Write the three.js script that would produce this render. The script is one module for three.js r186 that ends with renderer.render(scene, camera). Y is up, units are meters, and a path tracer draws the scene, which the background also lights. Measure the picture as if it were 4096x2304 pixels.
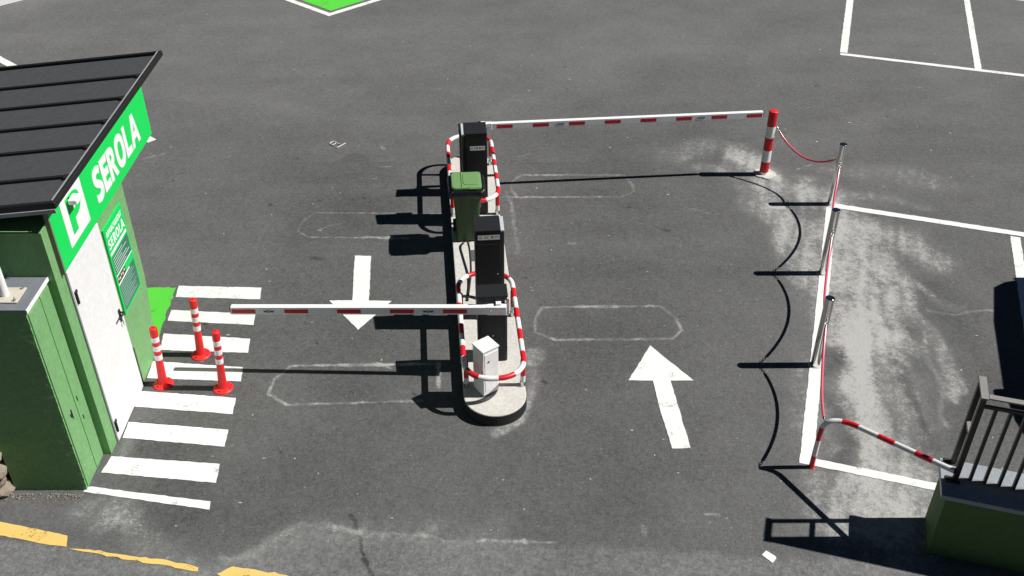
import * as THREE from 'three';
import { RoundedBoxGeometry } from 'three/addons/geometries/RoundedBoxGeometry.js';
import { FontLoader } from 'three/addons/loaders/FontLoader.js';
import { TextGeometry } from 'three/addons/geometries/TextGeometry.js';
import { mergeGeometries } from 'three/addons/utils/BufferGeometryUtils.js';

// ---------------------------------------------------------------- camera, sky, sun, exposure
const scene = new THREE.Scene();
const camera = new THREE.PerspectiveCamera(31.58, 16 / 9, 0.1, 900);
camera.position.set(0, 7.14, 0);
camera.rotation.set(-THREE.MathUtils.degToRad(35.85), 0, 0);
const renderer = new THREE.WebGLRenderer({ antialias: true });
renderer.toneMapping = THREE.LinearToneMapping;
renderer.toneMappingExposure = 1.25;
renderer.shadowMap.enabled = true;
renderer.shadowMap.type = THREE.PCFSoftShadowMap;
{ // clear deep-blue sky, paler towards the horizon
  const w = 256, h = 128, d = new Float32Array(w * h * 4);
  for (let j = 0; j < h; j++) {
    const el = Math.sin(((j + 0.5) / h - 0.5) * Math.PI), k = Math.pow(1 - Math.max(0, el), 3.5);
    for (let i = 0; i < w; i++) {
      const o = (j * w + i) * 4;
      d[o] = 0.011 + 0.03 * k; d[o + 1] = 0.021 + 0.034 * k; d[o + 2] = 0.046 + 0.03 * k; d[o + 3] = 1;
    }
  }
  const t = new THREE.DataTexture(d, w, h, THREE.RGBAFormat, THREE.FloatType);
  t.mapping = THREE.EquirectangularReflectionMapping; t.magFilter = THREE.LinearFilter; t.minFilter = THREE.LinearFilter; t.needsUpdate = true;
  scene.background = t; scene.environment = t;
}
const sun = new THREE.DirectionalLight(new THREE.Color(1, 0.98, 0.945), 4.6);
sun.position.set(0.878 * 30, 30, -0.004 * 30 - 10); sun.target.position.set(0, 0, -10);
sun.castShadow = true; sun.shadow.mapSize.set(4096, 4096);
Object.assign(sun.shadow.camera, { left: -14, right: 14, top: 14, bottom: -14, near: 1, far: 80 });
scene.add(sun, sun.target);

// ---------------------------------------------------------------- helpers
let seed = 20240611;
const rnd = () => { seed = (seed * 1664525 + 1013904223) >>> 0; return seed / 4294967296; };
const lin = (r, g, b) => new THREE.Color().setRGB(r, g, b);
const clamp = (v, a = 0, b = 1) => Math.min(b, Math.max(a, v));
const sst = (a, b, v) => { const t = clamp((v - a) / (b - a)); return t * t * (3 - 2 * t); };
// tileable value noise: a 512 table of smooth noise of period 64 cells, sampled at any scale
const NT = 512, noiseTab = (() => {
  const c = 64, g = new Float32Array(c * c), o = new Float32Array(NT * NT);
  for (let i = 0; i < g.length; i++) g[i] = rnd();
  for (let y = 0; y < NT; y++) for (let x = 0; x < NT; x++) {
    const u = x / NT * c, v = y / NT * c, i = u | 0, j = v | 0; let a = u - i, b = v - j; a = a * a * (3 - 2 * a); b = b * b * (3 - 2 * b);
    const q = (p, r) => g[((r + c) % c) * c + ((p + c) % c)];
    o[y * NT + x] = (q(i, j) * (1 - a) + q(i + 1, j) * a) * (1 - b) + (q(i, j + 1) * (1 - a) + q(i + 1, j + 1) * a) * b;
  }
  return o;
})();
const N = (u, v) => { // cells -> table, bilinear
  u *= NT / 64; v *= NT / 64;
  const fu = Math.floor(u), fv = Math.floor(v), a = u - fu, b = v - fv, i = fu & 511, j = fv & 511, i1 = (i + 1) & 511, j1 = (j + 1) & 511;
  return (noiseTab[j * NT + i] * (1 - a) + noiseTab[j * NT + i1] * a) * (1 - b) + (noiseTab[j1 * NT + i] * (1 - a) + noiseTab[j1 * NT + i1] * a) * b;
};
const fbm = (u, v) => N(u, v) * 0.5 + N(u * 2.03 + 17, v * 2.03 + 5) * 0.27 + N(u * 4.1 + 3, v * 4.1 + 31) * 0.15 + N(u * 8.3 + 9, v * 8.3 + 1) * 0.08;
const srgb8 = (v) => { v = clamp(v); return Math.round(255 * (v <= 0.0031308 ? v * 12.92 : 1.055 * Math.pow(v, 1 / 2.4) - 0.055)); };
function dataTex(w, h, fn, color = true) {
  const d = new Uint8Array(w * h * 4);
  for (let j = 0; j < h; j++) for (let i = 0; i < w; i++) {
    const c = fn(i / w, j / h, i, j), o = (j * w + i) * 4;
    for (let k = 0; k < 3; k++) d[o + k] = color ? srgb8(c[k]) : Math.round(clamp(c[k]) * 255);
    d[o + 3] = 255;
  }
  const t = new THREE.DataTexture(d, w, h); t.wrapS = t.wrapT = THREE.RepeatWrapping; t.magFilter = THREE.LinearFilter; t.minFilter = THREE.LinearMipmapLinearFilter;
  t.generateMipmaps = true; if (color) t.colorSpace = THREE.SRGBColorSpace; t.needsUpdate = true; return t;
}
const tiled = (t, n) => { const c = t.clone(); c.repeat.set(n, n); c.needsUpdate = true; return c; };
// mottled tone, tile of 64 noise cells, used as a light variation over a base colour
const mottle = (amp, lo = 0.0, specks = 0) => dataTex(512, 512, (u, v) => {
  let k = 1 - amp * (0.55 * N(u * 64, v * 64) + 0.45 * fbm(u * 8 * 1, v * 8)) - lo;
  if (specks && rnd() < specks) k *= 0.55 + 0.3 * rnd();
  return [k, k, k];
});
const texFine = mottle(0.16), texRough = mottle(0.4, 0, 0.03), texDirty = mottle(0.3, 0, 0.012);
const texBump = dataTex(512, 512, (u, v) => { const k = 0.45 * N(u * 64, v * 64) + 0.3 * N(u * 128 + 7, v * 128) + 0.25 * rnd(); return [k, k, k]; }, false);
function mat(c, rough = 0.6, o = {}) {
  const { tex, tile = 1, bump = 0, bumpTile = 2, ...rest } = o;
  const m = new THREE.MeshPhysicalMaterial({ color: c, roughness: rough, ...rest });
  if (tex) m.map = tiled(tex, tile);
  if (bump) { m.bumpMap = tiled(texBump, bumpTile); m.bumpScale = bump; }
  return m;
}
// uv in metres by the dominant normal, offset so that neighbours differ
function metre(g0, ox = 0, oy = 0) {
  const g = g0.index ? g0.toNonIndexed() : g0, p = g.attributes.position, n = g.attributes.normal, uv = new Float32Array(p.count * 2);
  for (let i = 0; i < p.count; i++) {
    const ax = Math.abs(n.getX(i)), ay = Math.abs(n.getY(i)), az = Math.abs(n.getZ(i)), x = p.getX(i), y = p.getY(i), z = p.getZ(i);
    const [u, v] = ay >= ax && ay >= az ? [x, -z] : ax >= az ? [-z, y] : [x, y];
    uv[i * 2] = u + ox; uv[i * 2 + 1] = v + oy;
  }
  g.setAttribute('uv', new THREE.BufferAttribute(uv, 2)); return g;
}
const used = {};
const numbered = (n) => { used[n] = (used[n] ?? -1) + 1; return used[n] ? `${n}_${String(used[n]).padStart(3, '0')}` : n; };
function shade(o) { o.castShadow = true; o.receiveShadow = true; return o; }
function obj(name, geo, m, parent) { const o = shade(new THREE.Mesh(geo, m)); o.name = name; parent.add(o); return o; }
function thing(name, label, category, [x, y, z] = [0, 0, 0], turn = 0, group) {
  const o = new THREE.Group(); o.name = numbered(name); o.position.set(x, y, z); o.rotation.y = turn; o.userData = { label, category };
  if (group) o.userData.group = group; scene.add(o); return o;
}
function struct(name, geo, m) { const o = obj(numbered(name), geo, m, scene); o.userData.kind = 'structure'; return o; }
const box = (w, h, d, x = 0, y = 0, z = 0, r = 0) => metre((r ? new RoundedBoxGeometry(w, h, d, 3, r) : new THREE.BoxGeometry(w, h, d)).translate(x, y, z), x, z);
const cyl = (r0, r1, h, x = 0, y = 0, z = 0, seg = 24) => new THREE.CylinderGeometry(r1, r0, h, seg).translate(x, y + h / 2, z);
const merge = (a) => mergeGeometries(a.map((g) => g.index ? g.toNonIndexed() : g));
function extrude(pts, y0, h, bevel = 0) { // pts [x,z] -> slab from y0 to y0+h
  const s = new THREE.Shape(pts.map(([x, z]) => new THREE.Vector2(x, -z)));
  const g = new THREE.ExtrudeGeometry(s, { depth: h - 2 * bevel, bevelEnabled: bevel > 0, bevelSize: bevel, bevelThickness: bevel, bevelOffset: -bevel, bevelSegments: 2, curveSegments: 12 });
  return metre(g.rotateX(-Math.PI / 2).translate(0, y0 + bevel, 0));
}
function prismX(pts, x0, x1, bevel = 0) { // pts [z,y] -> solid from x0 to x1
  const s = new THREE.Shape(pts.map(([z, y]) => new THREE.Vector2(-z, y)));
  const g = new THREE.ExtrudeGeometry(s, { depth: x1 - x0 - 2 * bevel, bevelEnabled: bevel > 0, bevelSize: bevel, bevelThickness: bevel, bevelOffset: -bevel, bevelSegments: 2 });
  return metre(g.rotateY(Math.PI / 2).translate(x0 + bevel, 0, 0));
}
const V3 = (x, y, z) => new THREE.Vector3(x, y, z);
const tube = (pts, r, seg = 40, closed = false, rad = 12, tension = 0.5) => new THREE.TubeGeometry(new THREE.CatmullRomCurve3(pts, closed, 'catmullrom', tension), seg, r, rad, closed);
function bar(a, b, r, rad = 10) { // cylinder between two points
  const d = b.clone().sub(a), g = new THREE.CylinderGeometry(r, r, d.length(), rad);
  g.applyQuaternion(new THREE.Quaternion().setFromUnitVectors(V3(0, 1, 0), d.clone().normalize())); g.translate((a.x + b.x) / 2, (a.y + b.y) / 2, (a.z + b.z) / 2); return g;
}
function canvasTex(w, h, draw) {
  const c = document.createElement('canvas'); c.width = w; c.height = h; draw(c.getContext('2d'), w, h);
  const t = new THREE.CanvasTexture(c); t.colorSpace = THREE.SRGBColorSpace; t.magFilter = THREE.LinearFilter; return t;
}
const M = {
  white: mat(lin(0.86, 0.86, 0.85), 0.45, { tex: texFine, tile: 1 }),
  alu: mat(lin(0.86, 0.865, 0.87), 0.4, {}),
  redStripe: mat(lin(0.6, 0.01, 0.026), 0.4, {}),
  red: mat(lin(0.68, 0.014, 0.024), 0.4, { tex: texFine, tile: 3 }),
  rubberRed: mat(lin(0.84, 0.022, 0.024), 0.45, { tex: texFine, tile: 4 }),
  band: mat(lin(0.86, 0.86, 0.88), 0.3, {}),
  black: mat(lin(0.019, 0.02, 0.022), 0.45, { specularIntensity: 0.5 }),
  rubber: mat(lin(0.012, 0.012, 0.013), 0.75, {}),
  grey: mat(lin(0.3, 0.31, 0.33), 0.5, { tex: texFine, tile: 2 }),
  steel: mat(lin(0.62, 0.62, 0.63), 0.25, { metalness: 1 }),
  chrome: mat(lin(0.72, 0.72, 0.72), 0.09, { metalness: 1 }),
  concrete: mat(lin(0.66, 0.635, 0.585), 0.85, { tex: texDirty, tile: 0.8, bump: 0.002, bumpTile: 3 }),
  kerbBlack: mat(lin(0.016, 0.016, 0.016), 0.7, { tex: texDirty, tile: 2, bump: 0.001 }),
  green: mat(lin(0.2, 0.43, 0.17), 0.75, { tex: texDirty, tile: 0.7, bump: 0.0012, bumpTile: 4 }),
  signGreen: mat(lin(0.002, 0.66, 0.1), 0.4, {}),
  roof: mat(lin(0.075, 0.079, 0.081), 0.55, { tex: texDirty, tile: 0.6 }),
  roofDark: mat(lin(0.008, 0.008, 0.008), 0.6, {}),
  trim: mat(lin(0.02, 0.016, 0.014), 0.55, { tex: texDirty, tile: 2 }),
  rail: mat(lin(0.045, 0.04, 0.034), 0.5, { tex: texDirty, tile: 3 }),
  railTop: mat(lin(0.27, 0.26, 0.24), 0.6, { tex: texDirty, tile: 3 }),
  capGrey: mat(lin(0.2, 0.22, 0.24), 0.45, { tex: texDirty, tile: 1 }),
  cream: mat(lin(0.66, 0.6, 0.5), 0.6, { tex: texDirty, tile: 2 }),
};

// ---------------------------------------------------------------- ground: asphalt with its stains, dust and saw cuts
const GX0 = -11, GX1 = 11, GZ0 = -20.6, GZ1 = -4.8, GW = 2048, GH = 2048;
const asphaltMap = (() => {
  const dust = new Float32Array(GW * GH), tone = new Float32Array(GW * GH), road = new Float32Array(GW * GH);
  const px = (GX1 - GX0) / GW, pz = (GZ1 - GZ0) / GH;
  function stroke(arr, pts, width, s, { cell = 0.25, th = 0.35, soft = 0.3, hard = false, warp = 0.1, jit = 0.03 } = {}) {
    let x0 = 1e9, x1 = -1e9, z0 = 1e9, z1 = -1e9;
    for (const [x, z] of pts) { x0 = Math.min(x0, x); x1 = Math.max(x1, x); z0 = Math.min(z0, z); z1 = Math.max(z1, z); }
    const i0 = Math.max(0, Math.floor((x0 - width - GX0) / px)), i1 = Math.min(GW - 1, Math.ceil((x1 + width - GX0) / px)), j0 = Math.max(0, Math.floor((z0 - width - GZ0) / pz)), j1 = Math.min(GH - 1, Math.ceil((z1 + width - GZ0) / pz));
    for (let j = j0; j <= j1; j++) for (let i = i0; i <= i1; i++) {
      const x1_ = GX0 + (i + 0.5) * px, z1_ = GZ0 + (j + 0.5) * pz, wk = warp; let d = 1e9;
      const x = x1_ + wk * (N(x1_ / 0.45 + 50, z1_ / 0.45) - 0.5) + jit * (N(x1_ / 0.06, z1_ / 0.06 + 8) - 0.5), z = z1_ + wk * (N(x1_ / 0.45 + 9, z1_ / 0.45 + 30) - 0.5) + jit * (N(x1_ / 0.06 + 4, z1_ / 0.06) - 0.5);
      for (let k = 0; k + 1 < pts.length; k++) {
        const [ax, az] = pts[k], bx = pts[k + 1][0] - ax, bz = pts[k + 1][1] - az, t = clamp(((x - ax) * bx + (z - az) * bz) / (bx * bx + bz * bz + 1e-9));
        d = Math.min(d, Math.hypot(x - ax - t * bx, z - az - t * bz));
      }
      if (d > width) continue;
      const n = fbm(x / cell + 40, z / cell + 9), f = 1 - d / width;
      const v = s * sst(th - soft, th + soft, n * 0.75 + f * 0.5 - 0.12) * (hard ? sst(0, 0.5, f) : sst(0, 0.9, f));
      const o = j * GW + i; arr[o] = s > 0 ? Math.max(arr[o], v) + 0.25 * Math.min(arr[o], v) : arr[o] + v;
    }
  }
  const D = [
    [[[3.30,-13.08],[3.55,-12.61],[3.71,-12.28]],0.5,0.75],[[[3.40,-12.39],[3.85,-12.17],[4.18,-11.96]],0.65,0.65],
    [[[4.34,-11.35],[4.2,-10.08],[3.9,-8.93],[3.7,-7.93],[3.54,-7.07],[3.4,-6.31]],0.95,0.95],[[[4.29,-11.35],[4.91,-10.96],[5.17,-10.51]],0.6,0.55],
    [[[4.70,-10.60],[4.72,-9.60],[4.70,-8.58],[4.58,-7.87]],0.16,0.5],[[[4.8,-9.92],[4.74,-8.86],[4.69,-8.0]],0.09,0.4],[[[4.71,-10.17],[4.63,-9.29],[4.53,-8.31],[4.40,-7.46]],0.09,0.4],
    [[[3.35,-12.17],[3.55,-11.35],[3.66,-10.60],[3.66,-10.08]],0.55,0.6],[[[3.52,-11.54],[3.59,-10.78],[3.61,-9.92]],0.03,0.5],[[[3.27,-11.75],[3.41,-10.87],[3.45,-10.17]],0.03,0.4],
    [[[3.45,-11.82],[3.53,-11.82]],0.13,1.6],[[[4.26,-11.77],[4.18,-11.75]],0.2,0.8],[[[4.86,-9.5],[5.15,-9.36],[5.55,-9.40]],0.045,0.4],[[[4.5,-10.4],[4.85,-9.9],[5.2,-9.45]],0.1,0.35],[[[4.2,-9.2],[4.3,-8.4],[4.25,-7.5]],0.22,0.5],[[[3.2,-7.2],[3.2,-6.5]],0.16,0.35],[[[3.9,-12.6],[4.3,-12.4]],0.25,0.3],[[[4.5,-12.0],[5.0,-12.1],[5.6,-11.8]],0.2,0.3],[[[2.7,-12.9],[3.1,-12.7]],0.3,0.3],[[[3.52,-12.61],[3.63,-12.55]],0.22,1.2],
    [[[-3.93,-6.36],[-3.54,-6.17],[-3.11,-5.90],[-2.71,-5.73]],0.35,0.28],[[[-2.54,-5.86],[-2.29,-6.01],[-1.97,-6.18],[-1.54,-6.19],[-1.17,-6.12],[-0.92,-6.09]],0.09,0.36],
    [[[-0.92,-6.09],[-0.31,-6.05],[0.40,-6.01]],0.04,0.35],[[[-2.28,-5.95],[-1.57,-6.15],[-1.03,-6.17],[-0.2,-6.15]],0.32,0.15],[[[0.24,-8.71],[0.24,-8.18],[0.13,-7.6],[-0.1,-7.4]],0.13,0.45],
    [[[-0.1,-12.17],[-0.02,-11.35],[0.04,-10.60]],0.06,0.3],[[[2.39,-13.20],[2.96,-13.50],[3.40,-13.32]],0.5,0.22],[[[4.48,-12.72],[5.41,-12.61],[6.13,-12.28]],0.45,0.22],
    [[[-3.77,-7.29],[-3.77,-6.91]],0.18,0.3],[[[2.96,-6.36],[3.54,-6.46]],0.4,0.4],
  ];
  for (const [p, w, s] of D) stroke(dust, p, w, s, w < 0.08 ? { cell: 0.12, th: 0.42, soft: 0.25, warp: 0.16 } : { cell: 0.4, th: 0.42, soft: 0.36, warp: 0.2 });
  for (const [p, w, s] of [[[[3.45,-8.7],[3.4,-7.9],[3.2,-7.1]],0.28,-0.6],[[[4.25,-8.8],[4.32,-8.3],[4.22,-7.6]],0.24,-0.3],[[[4.4,-10.6],[4.42,-9.8],[4.2,-9.0]],0.1,-0.22],[[[4.05,-9.4],[3.95,-8.4],[3.85,-7.4]],0.05,-0.2]]) stroke(dust, p, w, s, { cell: 0.25, th: 0.38, soft: 0.25, warp: 0.25 }); // swept by tyres
  // rings of sealed saw cuts left by the vehicle sensors
  const loops = [
    [[[-0.94,-11.575],[-2.64,-11.595],[-2.74,-11.4],[-2.79,-11.15],[-2.62,-11.0],[-0.91,-10.965]],0.022,0.32],
    [[[-0.0,-12.17],[-0.02,-12.39],[0.124,-12.61],[1.585,-12.61],[1.68,-12.33],[1.69,-12.17],[1.5,-12.01],[0.07,-12.0],[-0.0,-12.17]],0.035,0.36],
    [[[-0.14,-12.0],[0.07,-12.0]],0.03,0.29],
    [[[-0.81,-8.477],[-2.4,-8.444],[-2.53,-8.215],[-2.55,-7.995],[-2.33,-7.82],[-0.94,-7.885]],0.03,0.47],
    [[[-1.0,-8.47],[-2.4,-8.444]],0.04,0.50],[[[-0.8,-8.477],[-0.767,-8.09]],0.04,0.58],
    [[[-1.35,-10.97],[-1.9,-11.0]],0.06,0.54],
    [[[0.26,-9.03],[0.26,-9.29],[0.357,-9.5],[1.73,-9.52],[1.885,-9.29],[1.92,-9.07],[1.79,-8.91],[0.5,-8.89],[0.26,-9.03]],0.035,0.36],
    [[[0.5,-9.51],[1.7,-9.52]],0.04,0.40],
  ];
  for (const [p, w, s] of loops) stroke(dust, p, w, s, { cell: 0.22, th: 0.46, soft: 0.22, hard: true, warp: 0, jit: 0.014 });
  // darker tone along the lanes and in a few smaller patches
  const T = [[[[-2.4,-16],[-2.1,-9.5],[-1.9,-6.9]],1.8,-0.2],[[[1.0,-15.5],[1.1,-9],[0.9,-6.8]],1.6,-0.18],[[[-3.6,-9],[-3.2,-6.6]],0.9,-0.25],[[[5.2,-9.6],[4.9,-7.8]],0.6,-0.2],[[[3.35,-8.6],[3.35,-7.6],[3.15,-7.1]],0.3,-0.25],[[[4.45,-9.4],[4.3,-8.6],[4.2,-8.0],[4.15,-7.2]],0.12,-0.3],[[[-2.46,-10.45],[-2.38,-10.4]],0.12,-0.35]];
  for (const [p, w, s] of T) stroke(tone, p, w, s, { cell: 1.1, th: 0.4, soft: 0.45, warp: 0.4 });
  // long faint tyre tracks bending through the far car park
  const tracks = [[[[7.1,-19.5],[4.2,-17.5],[1.4,-15],[0.3,-13.2]],0.55,-0.16],[[[5.2,-19.6],[2.2,-17.1],[-0.3,-14.6]],0.5,0.14],[[[9.8,-18.8],[6,-16.4],[2.8,-14.2]],0.4,-0.13],[[[11,-17.2],[7.4,-15.2],[4,-13.6]],0.45,0.12],[[[3.2,-19.8],[0.2,-17.6],[-2.4,-15]],0.45,-0.12],[[[-9.5,-15.4],[-5,-15.2],[-1.5,-14.2]],0.5,0.12],[[[1.6,-20],[-2,-18],[-6,-17.4]],0.6,0.12],[[[-8,-18.8],[-4,-17.6],[1,-16.2]],0.4,-0.1]];
  for (const [p, w, s] of tracks) stroke(tone, p, w * 1.15, s * 1.5, { cell: 1.2, th: 0.3, soft: 0.5, warp: 0.3 });
  stroke(tone, [[-11,-18],[0,-17.5],[11,-17.5]], 4.5, 0.22, { cell: 2, th: 0.3, soft: 0.5, warp: 1 });  // broad paler tone across the far asphalt, with noisy edges
  for (let n = 0; n < 60; n++) { const x = -8 + 15 * rnd(), z = -17 + 11 * rnd(), r = 0.02 + 0.05 * rnd() * rnd(); stroke(tone, [[x, z], [x + r * rnd(), z + r * rnd()]], r, -0.3 - 0.3 * rnd(), { cell: 0.05, th: 0.3, soft: 0.3, warp: 0.03 }); } // oil drips
  for (let n = 0; n < 16; n++) { const x = -6 + 12 * rnd(), z = -16 + 10 * rnd(), a = rnd() * 3.1, l = 0.1 + 0.3 * rnd(); stroke(dust, [[x, z], [x + l * Math.cos(a), z + l * 0.5 * Math.sin(a)]], 0.03 + 0.04 * rnd(), 0.25 + 0.25 * rnd(), { cell: 0.06, th: 0.5, soft: 0.2, warp: 0.12 }); } // scuffs
  // the older street surface beyond the worn edge
  const edge = [[-12,-6.6],[-4.15,-6.0],[-3.0,-5.77],[-2.6,-5.7],[-2.3,-5.98],[-1.97,-6.2],[-1.57,-6.19],[-1.17,-6.12],[-0.67,-6.06],[0,-6.03],[0.75,-5.95],[2.1,-5.86],[12,-5.4]];
  const edgeZ = (x) => { for (let k = 0; k + 1 < edge.length; k++) if (x <= edge[k + 1][0]) { const t = (x - edge[k][0]) / (edge[k + 1][0] - edge[k][0]); return edge[k][1] + t * (edge[k + 1][1] - edge[k][1]); } return -5.4; };
  const crack = [[-1.49,-6.36],[-1.4,-6.18],[-1.34,-6.04],[-1.26,-5.8],[-1.15,-5.5]];
  stroke(tone, crack, 0.025, -0.5, { cell: 0.03, th: 0.3, soft: 0.3, hard: true });
  for (let j = 0; j < GH; j++) for (let i = 0; i < GW; i++) {
    const x = GX0 + (i + 0.5) * px, z = GZ0 + (j + 0.5) * pz;
    if (z > -6.9) road[j * GW + i] = sst(-0.06, 0.06, z - edgeZ(x) + 0.08 * (N(x / 0.12, z / 0.12) - 0.5));
  }
  const d = new Uint8Array(GW * GH * 4), grain = new Float32Array(GW * GH);
  for (let i = 0; i < grain.length; i++) grain[i] = rnd();
  for (let j = 0; j < GH; j++) for (let i = 0; i < GW; i++) {
    const o = j * GW + i, x = GX0 + (i + 0.5) * px, z = GZ0 + (j + 0.5) * pz;
    const big = fbm(x / 2.6 + 3, z / 2.6 + 8) - 0.5, mid = fbm(x / 0.55 + 11, z / 0.45) - 0.5, str = N(x / 3.2 + z * 0.12, z / 0.3 + x * 0.1) - 0.5, fine = N(x / 0.021, z / 0.019) * 0.6 + N(x / 0.04 + 5, z / 0.036) * 0.4 - 0.5;
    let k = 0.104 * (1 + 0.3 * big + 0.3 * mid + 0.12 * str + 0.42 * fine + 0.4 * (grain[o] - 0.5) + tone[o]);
    k *= 1 + 0.42 * road[o] + road[o] * 0.4 * fine;
    const g = grain[(o * 7 + 13) % grain.length];
    if (g > 0.9965) k += 0.05 + 0.12 * grain[(o + 5) % grain.length];
    if (g < 0.004) k *= 0.55;
    let q = 0;
    if (dust[o] > 0.004) {
      const al = -0.29 * x + 0.957 * z, ac = 0.957 * x + 0.29 * z, st = N(al / 0.8, ac / 0.075 + N(al / 0.5, ac) * 1.5) * 0.5 + N(al / 1.3 + 7, ac / 0.22 + N(al / 0.7, ac) * 0.8) * 0.5, gr = fbm(x / 0.05 + 2, z / 0.045);
      const gn = grain[(o + 911) % grain.length] - 0.5, gr2 = N(x / 0.018 + 3, z / 0.016) - 0.5;
      const soft = dust[o] * (0.42 + 0.5 * st + 0.35 * (gr - 0.5)), grit = sst(0.1, 1.1, dust[o] * 0.95 + 0.8 * (gr - 0.5) + 1.0 * (st - 0.5) + 0.5 * gr2 + 0.45 * gn) * sst(0, 0.25, dust[o]);
      q = clamp(0.55 * soft + 0.62 * grit, 0, 0.92);
    }
    const dr = 0.42, dg = 0.42, db = 0.402;
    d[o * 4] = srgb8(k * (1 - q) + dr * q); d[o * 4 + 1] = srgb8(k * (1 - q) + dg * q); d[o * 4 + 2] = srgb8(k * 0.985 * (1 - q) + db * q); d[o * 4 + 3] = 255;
  }
  // scattered pale chips and flecks of litter
  for (let n = 0; n < 900; n++) {
    const i = (rnd() * GW) | 0, j = (rnd() * GH) | 0, w = 1 + (rnd() * rnd() * 3 | 0), h = 1 + (rnd() * rnd() * 3 | 0), v = 110 + rnd() * 110;
    for (let b = 0; b < h; b++) for (let a = 0; a < w; a++) { const o = (((j + b) % GH) * GW + (i + a) % GW) * 4; d[o] = Math.max(d[o], v); d[o + 1] = Math.max(d[o + 1], v); d[o + 2] = Math.max(d[o + 2], v * 0.95); }
  }
  const t = new THREE.DataTexture(d, GW, GH); t.magFilter = THREE.LinearFilter; t.minFilter = THREE.LinearMipmapLinearFilter; t.generateMipmaps = true; t.colorSpace = THREE.SRGBColorSpace; t.needsUpdate = true;
  return t;
})();
{
  const g = new THREE.PlaneGeometry(GX1 - GX0, GZ1 - GZ0).rotateX(-Math.PI / 2).translate((GX0 + GX1) / 2, 0, (GZ0 + GZ1) / 2), uv = g.attributes.uv, p = g.attributes.position, uvb = new Float32Array(p.count * 2);
  for (let i = 0; i < p.count; i++) { uv.setXY(i, (p.getX(i) - GX0) / (GX1 - GX0), (p.getZ(i) - GZ0) / (GZ1 - GZ0)); uvb[i * 2] = p.getX(i); uvb[i * 2 + 1] = p.getZ(i); }
  g.setAttribute('uv1', new THREE.BufferAttribute(uvb, 2));
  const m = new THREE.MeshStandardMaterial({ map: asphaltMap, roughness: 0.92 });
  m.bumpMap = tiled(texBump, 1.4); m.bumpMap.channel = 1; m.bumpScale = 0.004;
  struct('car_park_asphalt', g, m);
  const t = dataTex(512, 512, (u, v) => { const k = 0.1 * (0.85 + 0.5 * (fbm(u * 8, v * 8) - 0.5) + 0.3 * N(u * 64, v * 64) + 0.4 * (rnd() - 0.5)); return [k, k, k * 0.985]; });
  const big = new THREE.PlaneGeometry(600, 600).rotateX(-Math.PI / 2).translate(0, -0.004, -100);
  const m2 = new THREE.MeshStandardMaterial({ map: tiled(t, 150), roughness: 0.92 });
  struct('ground', big, m2);
}

// ---------------------------------------------------------------- painted markings
const wearTex = (() => dataTex(1024, 1024, (u, v, i, j) => {
  const n = fbm(u * 16, v * 16), f = N(u * 64, v * 64) , s = N(u * 64 * 3 + 5, v * 64 * 3);
  let k = 0.8 - 0.1 * (n - 0.3) - 0.06 * rnd();
  const worn = sst(0.655, 0.72, n) * sst(0.56, 0.64, s) * sst(0.45, 0.6, N(u * 64 * 7 + 2, v * 64 * 7)) * 0.9;
  if (worn > 0.2) k = k * (1 - worn * 0.85) + 0.12 * worn * 0.85;
  return [k, k * 0.995, k * 0.96];
}))();
const paintMat = (r, g, b) => { const m = new THREE.MeshStandardMaterial({ color: lin(r, g, b), roughness: 0.75 }); m.map = tiled(wearTex, 0.4); m.bumpMap = tiled(texBump, 2); m.bumpScale = 0.0015; return m; };
const whitePaint = paintMat(1, 1, 1), yellowPaint = paintMat(1, 0.69, 0.21), greenPaint = paintMat(0.12, 0.78, 0.06);
function ragged(pts, step = 0.05, amp = 0.004) {
  const out = [];
  pts.forEach(([x, z], k) => { const [x2, z2] = pts[(k + 1) % pts.length], n = Math.max(1, Math.round(Math.hypot(x2 - x, z2 - z) / step)), l = Math.hypot(x2 - x, z2 - z) || 1;
    for (let i = 0; i < n; i++) { const t = i / n, a = i ? (rnd() - 0.5) * 2 * amp : 0; out.push([x + (x2 - x) * t - (z2 - z) / l * a, z + (z2 - z) * t + (x2 - x) / l * a]); } });
  return out;
}
const paint = (name, pts, m, parent, y = 0.002, amp = 0.004) => obj(name, extrude(ragged(pts, 0.05, amp), y, 0.003), m, parent);
const strip = (a, b, w) => { const dx = b[0] - a[0], dz = b[1] - a[1], l = Math.hypot(dx, dz), nx = -dz / l * w / 2, nz = dx / l * w / 2; return [[a[0] + nx, a[1] + nz], [b[0] + nx, b[1] + nz], [b[0] - nx, b[1] - nz], [a[0] - nx, a[1] - nz]]; };
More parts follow.
